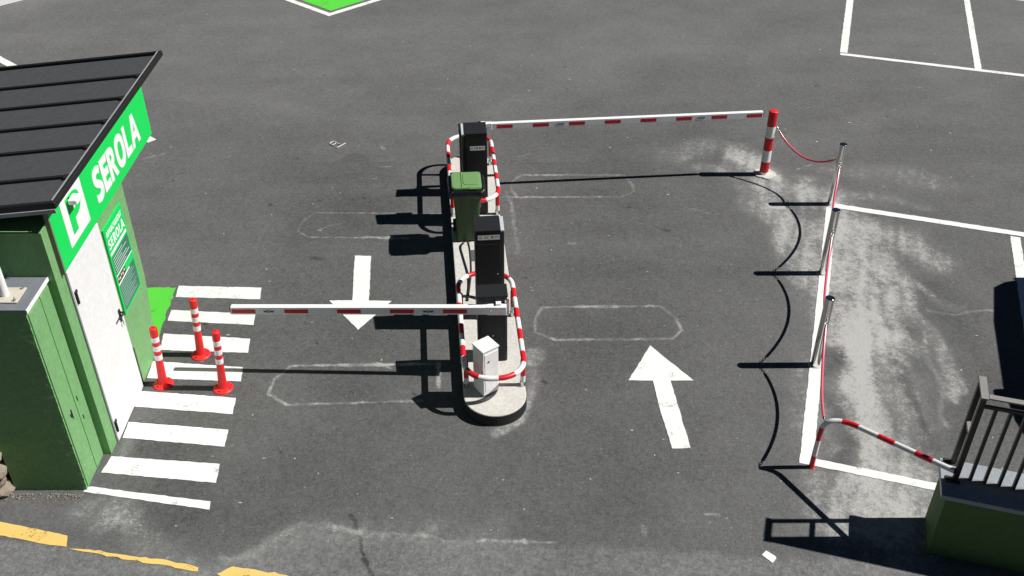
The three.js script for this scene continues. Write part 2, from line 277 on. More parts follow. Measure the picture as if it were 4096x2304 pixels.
{
  const zc = thing('zebra_crossing', 'zebra crossing of white painted stripes beside the green kiosk', 'crossing');
  for (const s of [
    [[-3.998,-9.921],[-2.999,-9.884],[-2.971,-9.649],[-3.977,-9.694]], [[-3.957,-9.44],[-2.965,-9.365],[-2.943,-9.156],[-3.945,-9.237]], [[-3.924,-9.001],[-2.931,-8.908],[-2.903,-8.659],[-3.883,-8.71]],
    [[-3.905,-8.517],[-2.906,-8.415],[-2.88,-8.183],[-3.89,-8.237]], [[-3.895,-8.03],[-2.875,-7.924],[-2.854,-7.678],[-3.887,-7.79]], [[-3.88,-7.562],[-2.845,-7.448],[-2.829,-7.21],[-3.872,-7.336]],
    [[-3.9,-7.08],[-2.823,-6.975],[-2.8,-6.729],[-3.93,-6.862]], [[-3.98,-6.683],[-2.798,-6.498],[-2.784,-6.396],[-4.02,-6.618]]]) paint('stripe', s, whitePaint, zc);
  const a1 = thing('lane_arrow', 'straight white lane arrow partly under the shorter barrier arm, beside the zebra crossing', 'road arrow');
  paint('arrow_marking', [[-1.968,-10.568],[-1.764,-10.562],[-1.683,-9.622],[-1.415,-9.615],[-1.744,-9.068],[-2.149,-9.626],[-1.881,-9.629]], whitePaint, a1);
  const a2 = thing('lane_arrow', 'slanting white lane arrow pointing away on the open lane beside the chain posts', 'road arrow');
  paint('arrow_marking', [[1.533,-8.787],[1.93,-8.197],[1.685,-8.197],[1.755,-7.193],[1.573,-7.185],[1.52,-7.75],[1.496,-8.197],[1.237,-8.201]], whitePaint, a2);
  const b1 = thing('parking_bay_outline', 'white parking bay outline running under the chrome chain posts', 'bay marking');
  paint('line_marking', strip([4.29,-11.72],[2.84,-6.97],0.13), whitePaint, b1);
  paint('line_marking', strip([4.27,-11.795],[8.6,-10.42],0.11), whitePaint, b1, 0.0025);
  paint('line_marking', strip([6.47,-11.0],[4.98,-6.3],0.12), whitePaint, b1);
  paint('line_marking', strip([2.93,-7.0],[5.6,-6.19],0.1), whitePaint, b1, 0.0025);
  const b2 = thing('parking_bay_outline', 'white parking bay outline beyond the long barrier arm, empty bays', 'bay marking');
  paint('line_marking', strip([5.835,-16.95],[7.1,-21],0.13), whitePaint, b2);
  paint('line_marking', strip([5.76,-16.89],[11,-15.22],0.1), whitePaint, b2, 0.0025);
  paint('line_marking', strip([7.94,-16.24],[9.35,-20.9],0.11), whitePaint, b2);
  paint('line_marking', strip([9.9,-19.6],[12,-18.9],0.1), whitePaint, b2);
  const b3 = thing('parking_line', 'single white painted line passing behind the dark kiosk roof', 'bay marking');
  paint('line_marking', strip([-9.6,-17.27],[-5.38,-13.63],0.14), whitePaint, b3);
  const b4 = thing('green_parking_bay', 'bright green painted bay with white border at the far side', 'bay marking');
  const c0 = [-3.48, -18.75], u1 = [-0.755, -0.656], u2 = [0.723, -0.691], at = (a, b) => [c0[0] + u1[0] * a + u2[0] * b, c0[1] + u1[1] * a + u2[1] * b];
  paint('fill_marking', [at(0.16, 0.16), at(0.16, 2.2), at(4.2, 2.2), at(4.2, 0.16)], greenPaint, b4);
  paint('border_marking', [at(-0.05, -0.05), at(4.4, -0.05), at(4.4, 0.07), at(0.07, 0.07), at(0.07, 2.4), at(-0.05, 2.4)], whitePaint, b4);
  const b5 = thing('green_floor_patch', 'bright green painted ground patch tucked behind the kiosk wall', 'ground marking');
  paint('fill_marking', [[-4.9,-9.88],[-4.02,-9.885],[-4.0,-9.5],[-3.99,-9.2],[-3.965,-8.95],[-4.9,-8.95]], greenPaint, b5, 0.002, 0.012);
  const y1 = thing('yellow_road_line', 'solid yellow painted road line ending beside the kiosk', 'road line');
  paint('line_marking', [[-9,-7.25],[-4.153,-6.137],[-3.981,-6.092],[-3.944,-5.966],[-4.1,-5.985],[-9,-7.09]], yellowPaint, y1);
  const y2 = thing('yellow_road_line', 'thin worn remnant of yellow line with broken edges', 'road line');
  paint('line_marking', [[-3.94,-5.957],[-3.73,-5.935],[-3.353,-5.865],[-2.973,-5.806],[-2.719,-5.738],[-2.717,-5.696],[-3.315,-5.816],[-3.88,-5.934]], yellowPaint, y2, 0.002, 0.01);
  const y3 = thing('yellow_road_line', 'faded yellow line fragment fraying into the street asphalt', 'road line');
  paint('line_marking', [[-2.543,-5.67],[-2.425,-5.75],[-2.2,-5.71],[-1.95,-5.66],[-1.7,-5.58],[-1.75,-5.5],[-2.4,-5.6]], yellowPaint, y3, 0.002, 0.012);
  // a loose twist of pale string and a scrap of paper
  const sc = thing('string_scrap', 'small looped scrap of pale string lying on open asphalt', 'litter', [-2.6, 0, -13.52]);
  const sm = mat(lin(0.66, 0.6, 0.55), 0.8, {});
  obj('loop', tube([V3(0.04, 0.008, 0.0), V3(-0.02, 0.012, -0.04), V3(-0.06, 0.008, -0.09), V3(-0.11, 0.008, -0.03), V3(-0.06, 0.012, 0.03), V3(-0.02, 0.014, -0.03)], 0.0065, 40), sm, sc);
  obj('tail', tube([V3(0.0, 0.008, 0.1), V3(0.03, 0.012, 0.1), V3(0.12, 0.01, -0.03)], 0.0065, 20), sm, sc);
  const pp = thing('paper_scrap', 'small white paper scrap lying near the railing shadow', 'litter');
  obj('sheet', extrude([[2.193,-5.875],[2.241,-5.923],[2.31,-5.86],[2.314,-5.84],[2.27,-5.786]], 0.003, 0.003), M.white, pp);
}

// ---------------------------------------------------------------- traffic island and what stands on it
const TH = 0.0868, ICX = -0.145, ICZ = -7.5, HI = 0.14;
const isl = (s, t) => [ICX - Math.sin(TH) * s + Math.cos(TH) * t, ICZ - Math.cos(TH) * s - Math.sin(TH) * t];
{
  const it = thing('traffic_island', 'long concrete traffic island with rounded ends and black kerb side', 'traffic island', [ICX, 0, ICZ], TH);
  const L = 5.5, r = 0.325, out = (rr) => { const p = []; for (let i = 0; i <= 24; i++) { const a = Math.PI * i / 24; p.push([Math.cos(a) * rr, -r + Math.sin(a) * rr]); } for (let i = 0; i <= 24; i++) { const a = Math.PI * i / 24; p.push([-Math.cos(a) * rr, -(L - r) - Math.sin(a) * rr]); } return p; };
  obj('kerb', extrude(out(r), 0.0, HI - 0.012, 0.004), M.kerbBlack, it);
  obj('top_slab', extrude(out(r - 0.004), HI - 0.05, 0.05, 0.008), M.concrete, it);
  obj('cover_plate', box(0.17, 0.012, 0.24, -0.03, HI + 0.003, -2.88, 0.003), mat(lin(0.11, 0.115, 0.12), 0.6, { tex: texDirty, tile: 2 }), it);
}
// red and white banding along a tube: u runs along the length
const bandTex = (first, share = 0.47) => dataTex(512, 4, (u) => { const w = 0.04 * (N(u * 40, 3) - 0.5); return (u < share) === first ? [0.68 + w, 0.014, 0.024] : [0.8 + w, 0.8 + w, 0.79 + w]; });
const bandMat = (n, first = true, offset = 0, share = 0.47) => { const t = bandTex(first, share); t.repeat.set(n, 1); t.offset.set(offset, 0); return new THREE.MeshPhysicalMaterial({ map: t, roughness: 0.38, clearcoat: 0.2, clearcoatRoughness: 0.3 }); };
function hoop(label, s0, s1, offset, legs) {
  const [x, z] = isl(s0, 0), g = thing('hoop_guard', label, 'guard rail', [x, 0, z], TH, 'hoop guards on the island'), len = s1 - s0, hw = 0.305, r = 0.27, y = 0.475, pts = [];
  const cx = hw - r;
  for (const [sx, sz, a0] of [[1, 0, 0], [-1, 0, Math.PI / 2], [-1, 1, Math.PI], [1, 1, Math.PI * 1.5]]) for (let i = 0; i <= 8; i++) { const a = a0 + Math.PI / 2 * i / 8, rr = sz ? r : r; pts.push(V3(sx * cx + Math.cos(a) * r, y, (sz ? -(len - rr) : -rr) + Math.sin(a) * rr)); }
  const full = []; // densify straight sides so that the curve stays straight
  pts.forEach((p, i) => { const q = pts[(i + 1) % pts.length], d = p.distanceTo(q), n = Math.max(1, Math.round(d / 0.06)); for (let k = 0; k < n; k++) full.push(p.clone().lerp(q, k / n)); });
  const P = 2 * (len - 2 * r) + 4 * cx + 2 * Math.PI * r;
  obj('rail', tube(full, 0.0285, 220, true, 12), bandMat(Math.round(P / 0.367), true, offset), g);
  for (const [s, t] of legs) {
    const lz = -(s - s0), l = obj('leg', new THREE.CylinderGeometry(0.027, 0.027, 0.2, 14).translate(t, y - 0.1, lz), M.red, g);
    obj('leg', new THREE.CylinderGeometry(0.027, 0.027, 0.075, 14).translate(t, y - 0.2375, lz), M.white, g);
    obj('base_plate', cyl(0.033, 0.032, 0.06, t, HI, lz, 16), M.steel, l);
  }
}
hoop('red and white hoop guard around the near barrier housing and white cabinet', 0.19, 2.03, 0.3, [[0.47, -0.285], [0.45, 0.297], [1.64, 0.297], [1.64, -0.285]]);
hoop('red and white hoop guard around the ticket machine behind the wheelie bin', 3.62, 5.42, 0.1, [[3.83, -0.29], [3.83, 0.29], [5.16, 0.29], [5.16, -0.29]]);

const emblem = canvasTex(256, 96, (c, w, h) => {
  c.fillStyle = '#dcdedf'; c.fillRect(0, 0, w, h); c.strokeStyle = '#08090c'; c.fillStyle = '#08090c'; c.lineWidth = 15;
  c.beginPath(); c.arc(128, 50, 26, 0, 7); c.stroke(); c.beginPath(); c.arc(128, 50, 9, 0, 7); c.fill();
  for (const q of [-1, 1]) { c.beginPath(); c.moveTo(128 + q * 26, 40); c.lineTo(128 + q * 62, 22); c.lineTo(128 + q * 76, 40); c.lineTo(128 + q * 120, 28); c.lineTo(128 + q * 108, 66); c.lineTo(128 + q * 60, 72); c.closePath(); c.fill(); }
});
const emblemMat = new THREE.MeshStandardMaterial({ map: emblem, roughness: 0.5 });
const stickerTex = (v) => canvasTex(512, 128, (c, w, h) => {
  c.fillStyle = '#e9e9e6'; c.fillRect(0, 0, w, h); c.strokeStyle = '#26282b'; c.fillStyle = '#26282b'; c.lineWidth = 8;
  c.strokeRect(32, 34, 40, 56); c.beginPath(); c.arc(98, 62, 24, 0.6, 5.6); c.stroke(); c.fillRect(42, 50, 20, 8); c.fillRect(42, 68, 14, 8);
  c.font = 'bold 84px sans-serif'; c.textBaseline = 'middle'; c.fillText(v ? 'DC' : 'P', 150, 66); if (!v) c.fillRect(212, 36, 50, 54);
  c.fillRect(306, 36, 58, 56); c.fillStyle = '#e9e9e6'; c.fillRect(316, 56, 38, 6); c.fillRect(316, 72, 38, 6); c.fillStyle = '#5d7378'; c.fillRect(396, 38, 84, 14); c.fillRect(396, 38, 10, 52); c.fillRect(470, 38, 10, 52); c.fillStyle = '#444'; c.fillRect(418, 66, 40, 8);
});
function plane(w, h, x, y, z, ry = 0) { return new THREE.PlaneGeometry(w, h).rotateY(ry).translate(x, y, z); }

// barrier gates: black housing, clamp and red striped arm
const roundFoot = (w, d, r) => { const p = []; for (const [sx, sz, a0] of [[1, 1, 0], [-1, 1, Math.PI / 2], [-1, -1, Math.PI], [1, -1, Math.PI * 1.5]]) for (let i = 0; i <= 6; i++) { const a = a0 + Math.PI / 2 * i / 6; p.push([sx * (w / 2 - r) + Math.cos(a) * r, sz * (d / 2 - r) + Math.sin(a) * r]); } return p; };
function barrier(label, s, t, dir, armLen, pivotX, yArm, period, stripeLen, logos, tilt, yaw, front, nStripes) {
  const [x, z] = isl(s, t), g = thing('barrier_gate', label, 'barrier', [x, HI, z], TH, 'barrier gates on the island'), sg = front ? 1 : -1;
  obj('housing', extrude(roundFoot(0.31, 0.19, 0.03), 0, 0.845, 0.004), M.black, g);
  const lid = obj('lid', prismX([[-0.1, 0.846], [0.1, 0.846], [0.1, 0.866], [-0.09, 0.882], [-0.1, 0.875]], -0.161, 0.161, 0.005), M.black, g);
  lid.rotation.y = front ? 0 : Math.PI;
  obj('slot', box(0.2, 0.045, 0.006, -0.01, 0.785, sg * 0.096), M.rubber, g);
  const lock = obj('lock', new THREE.CylinderGeometry(0.016, 0.016, 0.012, 16).rotateX(Math.PI / 2).translate(0.0, 0.36, sg * 0.099), M.rubber, g);
  obj('keyhole', new THREE.CylinderGeometry(0.006, 0.006, 0.006, 10).rotateX(Math.PI / 2).translate(0.0, 0.36, sg * 0.107), M.steel, lock);
  const py = yArm - HI;
  const plate = obj('pivot_plate', box(0.045, 0.2, 0.012, pivotX + 0.02, py - 0.005, sg * 0.102, 0.003), M.steel, g);
  for (const dy of [-0.085, -0.06, 0.055, 0.08]) obj('bolt', new THREE.CylinderGeometry(0.009, 0.009, 0.014, 6).rotateX(Math.PI / 2).translate(pivotX + 0.02, py + dy, sg * 0.11), M.steel, plate);
  obj('bracket', box(0.055, 0.06, 0.06, pivotX - 0.07 * dir * -1, py + 0.045, sg * 0.115, 0.004), M.alu, g);
  const arm = obj('arm', box(armLen, 0.094, 0.06, dir * armLen / 2, 0, 0, 0.008), M.alu, g);
  arm.position.set(pivotX, py, sg * 0.145); arm.rotation.set(0, yaw, tilt);
  const cl = obj('clamp', box(0.2, 0.1, 0.066, dir * 0.09, 0, 0, 0.004), M.alu, arm);
  for (const dx of [0.03, 0.15]) obj('bolt', new THREE.CylinderGeometry(0.007, 0.007, 0.01, 8).rotateX(Math.PI / 2).translate(dir * dx, 0.005, 0.034), M.steel, arm);
  for (let k = 0; k < nStripes; k++) obj('red_stripe', box(stripeLen, 0.05, 0.0612, dir * (armLen - 0.012 - stripeLen / 2 - k * period), -0.002, 0), M.redStripe, arm);
  for (const q of logos) obj('emblem', plane(0.115, 0.046, dir * (armLen - q), -0.002, 0.0318), emblemMat, arm);
  obj('end_cap', box(0.012, 0.084, 0.052, dir * (armLen + 0.004), 0, 0, 0.003), M.rubber, arm);
  return arm;
}
barrier('black barrier housing with closed striped arm reaching towards the zebra crossing', 0.945, 0.018, -1, 2.83, 0.13, 0.865, 0.545, 0.245, [0.395, 2.04], 0.02, -TH - 0.027, true, 5);
barrier('black barrier housing hidden behind a ticket machine, striped arm reaching the red post', 4.64, 0.0, 1, 3.89, 0.1, 0.93, 0.487, 0.215, [0.86, 2.78], 0.001, -TH + 0.092, false, 8);

// ticket machines
function ticketMachine(label, s, t, side, v) {
  const [x, z] = isl(s, t), g = thing('ticket_machine', label, 'ticket machine', [x, HI, z], TH, 'ticket machines on the island'), w = 0.275, d = 0.24, h = 1.165;
  obj('cabinet', box(w, h, d, -side * 0.018, h / 2, 0, 0.006), M.black, g);
  obj('top_cover', prismX([[-d / 2 - 0.004, h + 0.001], [d / 2 + 0.004, h + 0.001], [d / 2 + 0.004, h + 0.012], [-d / 2 - 0.004, h + 0.045]], -w / 2 - 0.004 - side * 0.018, w / 2 - side * 0.018, 0.003), M.black, g);
  const sx = side * (w / 2 + 0.003);
  obj('side_panel', box(0.036, h - 0.03, d - 0.03, sx, (h - 0.03) / 2, -0.01, 0.004), mat(lin(0.03, 0.03, 0.031), 0.45, {}), g);
  const c = new THREE.Shape([[-d / 2, h - 0.028], [d / 2 - 0.02, h - 0.028], [d / 2 - 0.01, h + 0.0], [-d / 2, h + 0.035]].map(([a, b]) => new THREE.Vector2(-a, b)));
  obj('trim_cap', metre(new THREE.ExtrudeGeometry(c, { depth: 0.038, bevelEnabled: false }).rotateY(Math.PI / 2).translate(sx - 0.019, 0, 0)), mat(lin(0.5, 0.52, 0.54), 0.5, {}), g);
  const st = obj('sticker', plane(0.235, 0.06, -side * 0.018 + 0.01, v ? h - 0.075 : h - 0.19, d / 2 + (v ? 0.0015 : 0.0065)), new THREE.MeshStandardMaterial({ map: stickerTex(v), roughness: 0.5 }), g);
  if (!v) { st.scale.set(0.8, 1, 1); st.position.x = 0.012; }
  obj('screen_hood', box(0.2, 0.03, 0.05, -side * 0.018, h - 0.2, -d / 2 - 0.02, 0.005), M.rubber, g);
  obj('card_slot', box(0.12, 0.16, 0.012, -side * 0.018, h - 0.45, -d / 2 - 0.004, 0.004), M.grey, g);
  const sd = obj('service_door', box(w - 0.03, h - 0.2, 0.006, -side * 0.018, (h - 0.2) / 2 + 0.04, d / 2 + 0.002, 0.002), M.black, g);
  obj('lock', new THREE.CylinderGeometry(0.009, 0.009, 0.008, 12).rotateX(Math.PI / 2).translate(-side * 0.018 + side * 0.1, 0.62, d / 2 + 0.007), M.steel, sd);
  for (let i = 0; i < 5; i++) obj('vent_slat', box(0.1, 0.006, 0.004, -side * 0.018, 0.12 + i * 0.016, d / 2 + 0.006), M.grey, sd);
  for (const bx of [-1, 1]) obj('anchor_bolt', cyl(0.008, 0.008, 0.012, bx * (w / 2 + 0.008), 0.018, d / 2, 6), M.steel, g);
  obj('plinth', box(w + 0.03, 0.02, d + 0.02, 0, 0.01, 0, 0.003), M.rubber, g);
}
ticketMachine('black ticket machine with white sticker standing between the wheelie bin and the near barrier', 1.72, 0.045, 1, 1);
ticketMachine('black ticket machine with white sticker standing behind the green wheelie bin', 3.95, 0.012, -1, 0);

// white junction cabinet set at an angle
{
  const [x, z] = isl(0.41, -0.085), ry = TH - 0.56 + Math.PI / 2 * 0, g = thing('junction_cabinet', 'small white metal junction cabinet set askew inside the near hoop guard', 'cabinet', [x, HI, z], 0.64);
  obj('body', box(0.19, 0.565, 0.18, 0, 0.3025, 0, 0.006), M.white, g);
  const dr = obj('door', box(0.16, 0.48, 0.008, 0.004, 0.31, 0.0905, 0.003), M.white, g);
  obj('lock', new THREE.CylinderGeometry(0.009, 0.009, 0.012, 12).rotateX(Math.PI / 2).translate(-0.03, 0.45, 0.096), M.rubber, dr);
  obj('roof_sheet', box(0.204, 0.016, 0.194, 0, 0.593, 0, 0.004), M.white, g);
  obj('plinth', box(0.175, 0.02, 0.165, 0, 0.01, 0), M.grey, g);
}
// wheelie bin with a black liner
{
  const [x, z] = isl(3.345, -0.125), g = thing('wheelie_bin', 'dark green wheelie bin with lighter green lid and black liner', 'bin', [x, HI, z], TH);
  const bodyM = mat(lin(0.036, 0.085, 0.023), 0.55, { tex: texFine, tile: 2 }), lidM = mat(lin(0.17, 0.33, 0.12), 0.5, { tex: texFine, tile: 3 });
  const rings = [[0.27, 0.29, 0.02], [0.285, 0.3, 0.2], [0.33, 0.345, 0.66], [0.345, 0.36, 0.73]].map(([w, d, y]) => roundFoot(w, d, 0.035).map(([a, b]) => V3(a, y, b))), n = rings[0].length, pos = [], idx = [];
  for (const r of rings) for (const p of r) pos.push(p.x, p.y, p.z);
  for (let k = 0; k + 1 < rings.length; k++) for (let i = 0; i < n; i++) { const a = k * n + i, b = k * n + (i + 1) % n; idx.push(a, a + n, b, b, a + n, b + n); }
  const bg = new THREE.BufferGeometry(); bg.setAttribute('position', new THREE.Float32BufferAttribute(pos, 3)); bg.setIndex(idx); bg.computeVertexNormals();
  obj('body', metre(bg), bodyM, g);
  obj('rim', extrude(roundFoot(0.385, 0.4, 0.04), 0.7, 0.03, 0.006), bodyM, g);
  // liner bag folded over the rim, crumpled
  const lp = [], li = [], seg = 96, rows = 6, prof = [[0.84, 0.768], [0.97, 0.77], [1.05, 0.762], [1.085, 0.742], [1.08, 0.715], [1.06, 0.69]], foot = roundFoot(0.42, 0.44, 0.06), per = foot.length;
  for (let r = 0; r < rows; r++) for (let i = 0; i < seg; i++) { const f = i / seg * per, a = foot[Math.floor(f) % per], b = foot[Math.ceil(f) % per], t = f - Math.floor(f), k = prof[r][0] * (1 + 0.05 * (N(i * 0.7, r * 0.8) - 0.5)); lp.push((a[0] * (1 - t) + b[0] * t) * k, prof[r][1] - (r > 1 ? 0.03 : 0.006) * N(i * 0.55 + 9, r * 2) * (r === rows - 1 ? 1.8 : 1), (a[1] * (1 - t) + b[1] * t) * k); }
  for (let r = 0; r + 1 < rows; r++) for (let i = 0; i < seg; i++) { const a = r * seg + i, b = r * seg + (i + 1) % seg; li.push(a, b, a + seg, b, b + seg, a + seg); }
  const lg = new THREE.BufferGeometry(); lg.setAttribute('position', new THREE.Float32BufferAttribute(lp, 3)); lg.setIndex(li); lg.computeVertexNormals(); lg.setAttribute('uv', new THREE.Float32BufferAttribute(new Float32Array(lp.length / 3 * 2), 2));
  obj('liner_bag', lg, mat(lin(0.01, 0.01, 0.012), 0.25, { side: THREE.DoubleSide }), g);
  const lid = obj('lid', extrude(roundFoot(0.365, 0.385, 0.05), 0.765, 0.045, 0.014), lidM, g);
  obj('lid_panel', extrude(roundFoot(0.2, 0.28, 0.04).map(([a, b]) => [a + 0.06, b - 0.01]), 0.806, 0.012, 0.005), lidM, lid);
  obj('lid_rib', box(0.014, 0.014, 0.36, -0.055, 0.812, 0, 0.005), lidM, lid);
  for (const rx of [-0.07, 0.07]) obj('rib', new THREE.BoxGeometry(0.02, 0.62, 0.012).rotateX(0.045).translate(rx, 0.36, 0.163), bodyM, g);
  obj('lid_grip', box(0.1, 0.02, 0.025, 0.08, 0.79, 0.19, 0.006), lidM, lid);
  obj('handle', bar(V3(-0.19, 0.77, -0.235), V3(0.19, 0.77, -0.235), 0.013), M.rubber, g);
  for (const sx of [-1, 1]) { obj('hinge', box(0.03, 0.05, 0.07, sx * 0.17, 0.755, -0.21, 0.006), M.rubber, g); obj('wheel', new THREE.CylinderGeometry(0.08, 0.08, 0.04, 20).rotateZ(Math.PI / 2).translate(sx * 0.155, 0.08, -0.14), M.rubber, g); }
}
{ // loose black cable
  const P = (s, t, y) => { const [x, z] = isl(s, t); return V3(x, y, z); };
  const c = thing('black_cable', 'loose black cable lying across the island from bin to hoop guard', 'cable');
  obj('cable', tube([P(3.18, -0.17, HI + 0.02), P(3.08, -0.145, HI + 0.1), P(2.85, -0.125, HI + 0.1), P(2.5, -0.13, HI + 0.05), P(2.25, -0.16, HI + 0.015), P(1.95, -0.2, HI + 0.012)], 0.013, 50), M.rubber, c);
}

// ---------------------------------------------------------------- red and white post, chrome posts, chains, bent pipe
const RED = [3.56, -12.63], CH = [[4.307, -11.818], [3.792, -10.188], [3.282, -8.452]];
{
  const g = thing('striped_post', 'thick red and white banded post catching the end of the long barrier arm', 'post', [RED[0], 0, RED[1]]);
  obj('footing', extrude(Array.from({ length: 30 }, (_, i) => { const a = i / 30 * Math.PI * 2, r = 0.14 + 0.012 * Math.sin(i * 1.1) + 0.008 * rnd(); return [Math.cos(a) * r + 0.02, Math.sin(a) * r]; }), 0, 0.02, 0.006), M.concrete, g);
  obj('base_sleeve', cyl(0.063, 0.062, 0.035, 0, 0.02, 0, 28), M.alu, g);
  let y = 0.055; const r = 0.062;
  for (const [h, m, nm] of [[0.165, M.red, 'red_band'], [0.175, M.white, 'white_band'], [0.195, M.red, 'red_band'], [0.175, M.white, 'white_band'], [0.215, M.red, 'red_band']]) { obj(nm, cyl(r, r, h, 0, y, 0, 32), m, g); y += h; }
  obj('cap', new THREE.SphereGeometry(r, 28, 8, 0, Math.PI * 2, 0, Math.PI / 2).scale(1, 0.22, 1).translate(0, y, 0), M.rubberRed, g);
  obj('eyelet', new THREE.TorusGeometry(0.014, 0.004, 8, 16).translate(r + 0.012, 0.735, 0), M.steel, g);
}
const posts = [];
const chromeLabels = ['chrome post at the corner of the white lines beside the striped post', 'middle chrome post of the chain line, on the white line', 'chrome post of the chain line next to the bent striped pipe'];
CH.forEach(([x, z], i) => {
  let g;
  if (!i) {
    g = thing('chrome_post', chromeLabels[0], 'post', [x, 0, z], 0, 'chrome chain posts');
    obj('tube', cyl(0.05, 0.05, 0.9, 0, 0.004, 0, 40), M.chrome, g);
    obj('cap', new THREE.SphereGeometry(0.05, 32, 8, 0, Math.PI * 2, 0, Math.PI / 2).scale(1, 0.3, 1).translate(0, 0.904, 0), M.chrome, g);
    obj('base_collar', cyl(0.075, 0.07, 0.006, 0, 0.002, 0, 32), M.concrete, g);
    for (const s of [-1, 1]) obj('eyelet', new THREE.TorusGeometry(0.014, 0.0045, 8, 16).rotateY(Math.PI / 2).translate(-s * 0.012, 0.67, s * 0.058), M.steel, g);
  } else { g = posts[0].clone(); g.name = numbered('chrome_post'); g.position.set(x, 0, z); g.userData = { label: chromeLabels[i], category: 'post', group: 'chrome chain posts' }; scene.add(g); }
  posts.push(g);
});
const ropeMat = mat(lin(0.72, 0.11, 0.17), 0.32, { clearcoat: 0.6, clearcoatRoughness: 0.2 });
function chain(label, a, b, sag) {
  const g = thing('barrier_chain', label, 'chain', [0, 0, 0], 0, 'red sheathed chains'), pts = [];
  for (let i = 0; i <= 16; i++) { const t = i / 16, p = a.clone().lerp(b, 0.05 + 0.9 * t); p.y -= sag * 4 * (0.05 + 0.9 * t) * (0.95 - 0.9 * t); pts.push(p); }
  obj('sheath', tube(pts, 0.0145, 48, false, 10), ropeMat, g);
  for (const [p, q] of [[a, pts[0]], [b, pts[16]]]) for (let k = 0; k < 3; k++) { // bare links at each end
    const t = (k + 0.5) / 3, l = obj('link', new THREE.TorusGeometry(0.012, 0.0035, 6, 14).scale(1.5, 1, 1), M.steel, g), d = q.clone().sub(p).normalize();
    l.position.copy(p).lerp(q, t); l.quaternion.setFromUnitVectors(V3(1, 0, 0), d); l.rotateX(k % 2 ? Math.PI / 2 : 0);
  }
}
const hook = (i, s) => V3(CH[i][0] - s * 0.012, 0.66, CH[i][1] + s * 0.062);
chain('red sheathed chain hanging between the striped post and the corner chrome post', V3(RED[0] + 0.08, 0.735, RED[1] + 0.01), hook(0, -1).add(V3(-0.04, 0.02, 0.04)), 0.22);
chain('red sheathed chain between corner chrome post and middle chrome post', hook(0, 1), hook(1, -1), 0.26);
chain('red sheathed chain from middle chrome post to the one nearest the bent pipe', hook(1, 1), hook(2, -1), 0.26);
chain('red sheathed chain from the last chrome post to the bent striped pipe', hook(2, 1), V3(2.905, 0.6, -6.95), 0.2);
{
  const g = thing('bent_pipe_rail', 'bent red and white pipe rail running up to the railed wall', 'guard rail');
  const pts = [V3(2.881, 0, -6.938), V3(2.882, 0.16, -6.937), V3(2.884, 0.32, -6.935), V3(2.886, 0.47, -6.932), V3(2.9, 0.555, -6.928), V3(2.95, 0.615, -6.922), V3(3.03, 0.636, -6.9), V3(3.119, 0.652, -6.845), V3(3.245, 0.692, -6.69), V3(3.43, 0.752, -6.455), V3(3.74, 0.853, -6.062)];
  obj('pipe', tube(pts, 0.0255, 120, false, 14), bandMat(5, true, 0, 0.45), g);
  obj('foot_flange', cyl(0.034, 0.032, 0.008, 2.881, 0.001, -6.938, 20), M.red, g);
}

// ---------------------------------------------------------------- flexible bollards
{
  let first; const labels = ['red flexible bollard closest to the kiosk door', 'red flexible bollard standing between two zebra stripes, farthest from the kiosk door', 'red flexible bollard standing at the traffic side of the crossing'];
  [[-3.69, -8.145], [-3.413, -8.63], [-3.042, -8.077]].forEach(([x, z], i) => {
    let g;
    if (!first) {
      g = first = thing('flexible_bollard', labels[0], 'bollard', [x, 0, z], 0, 'flexible bollards at the crossing');
      const V = (r, y) => new THREE.Vector2(r, y);
      obj('base', new THREE.LatheGeometry([V(0.0, 0.03), V(0.05, 0.03), V(0.06, 0.028), V(0.095, 0.016), V(0.104, 0.01), V(0.106, 0.0)].reverse(), 40), M.rubberRed, g);
      for (let k = 0; k < 4; k++) { const a = k * Math.PI / 2 + 0.5; obj('bolt', cyl(0.009, 0.008, 0.012, Math.cos(a) * 0.078, 0.016, Math.sin(a) * 0.078, 6), M.rubber, g); }
      const col = obj('column', new THREE.LatheGeometry([V(0.0, 0.762), V(0.018, 0.762), V(0.02, 0.756), V(0.034, 0.756), V(0.0405, 0.748), V(0.041, 0.66), V(0.0385, 0.655), V(0.0385, 0.32), V(0.044, 0.1), V(0.048, 0.04), V(0.052, 0.02)].reverse(), 32), M.rubberRed, g);
      for (const y of [0.585, 0.47, 0.352]) obj('reflective_band', cyl(0.0402, 0.0402, 0.062, 0, y, 0, 32), M.band, g);
      obj('top_hole', cyl(0.008, 0.008, 0.004, 0, 0.76, 0, 12), M.rubber, col);
      for (const c of g.children) if (c.name !== 'base' && c.name !== 'bolt') c.rotation.z = -0.06;
    } else { g = first.clone(); g.name = numbered('flexible_bollard'); g.position.set(x, 0, z); g.rotation.y = i * 0.12; g.userData = { label: labels[i], category: 'bollard', group: 'flexible bollards at the crossing' }; scene.add(g); }
  });
}

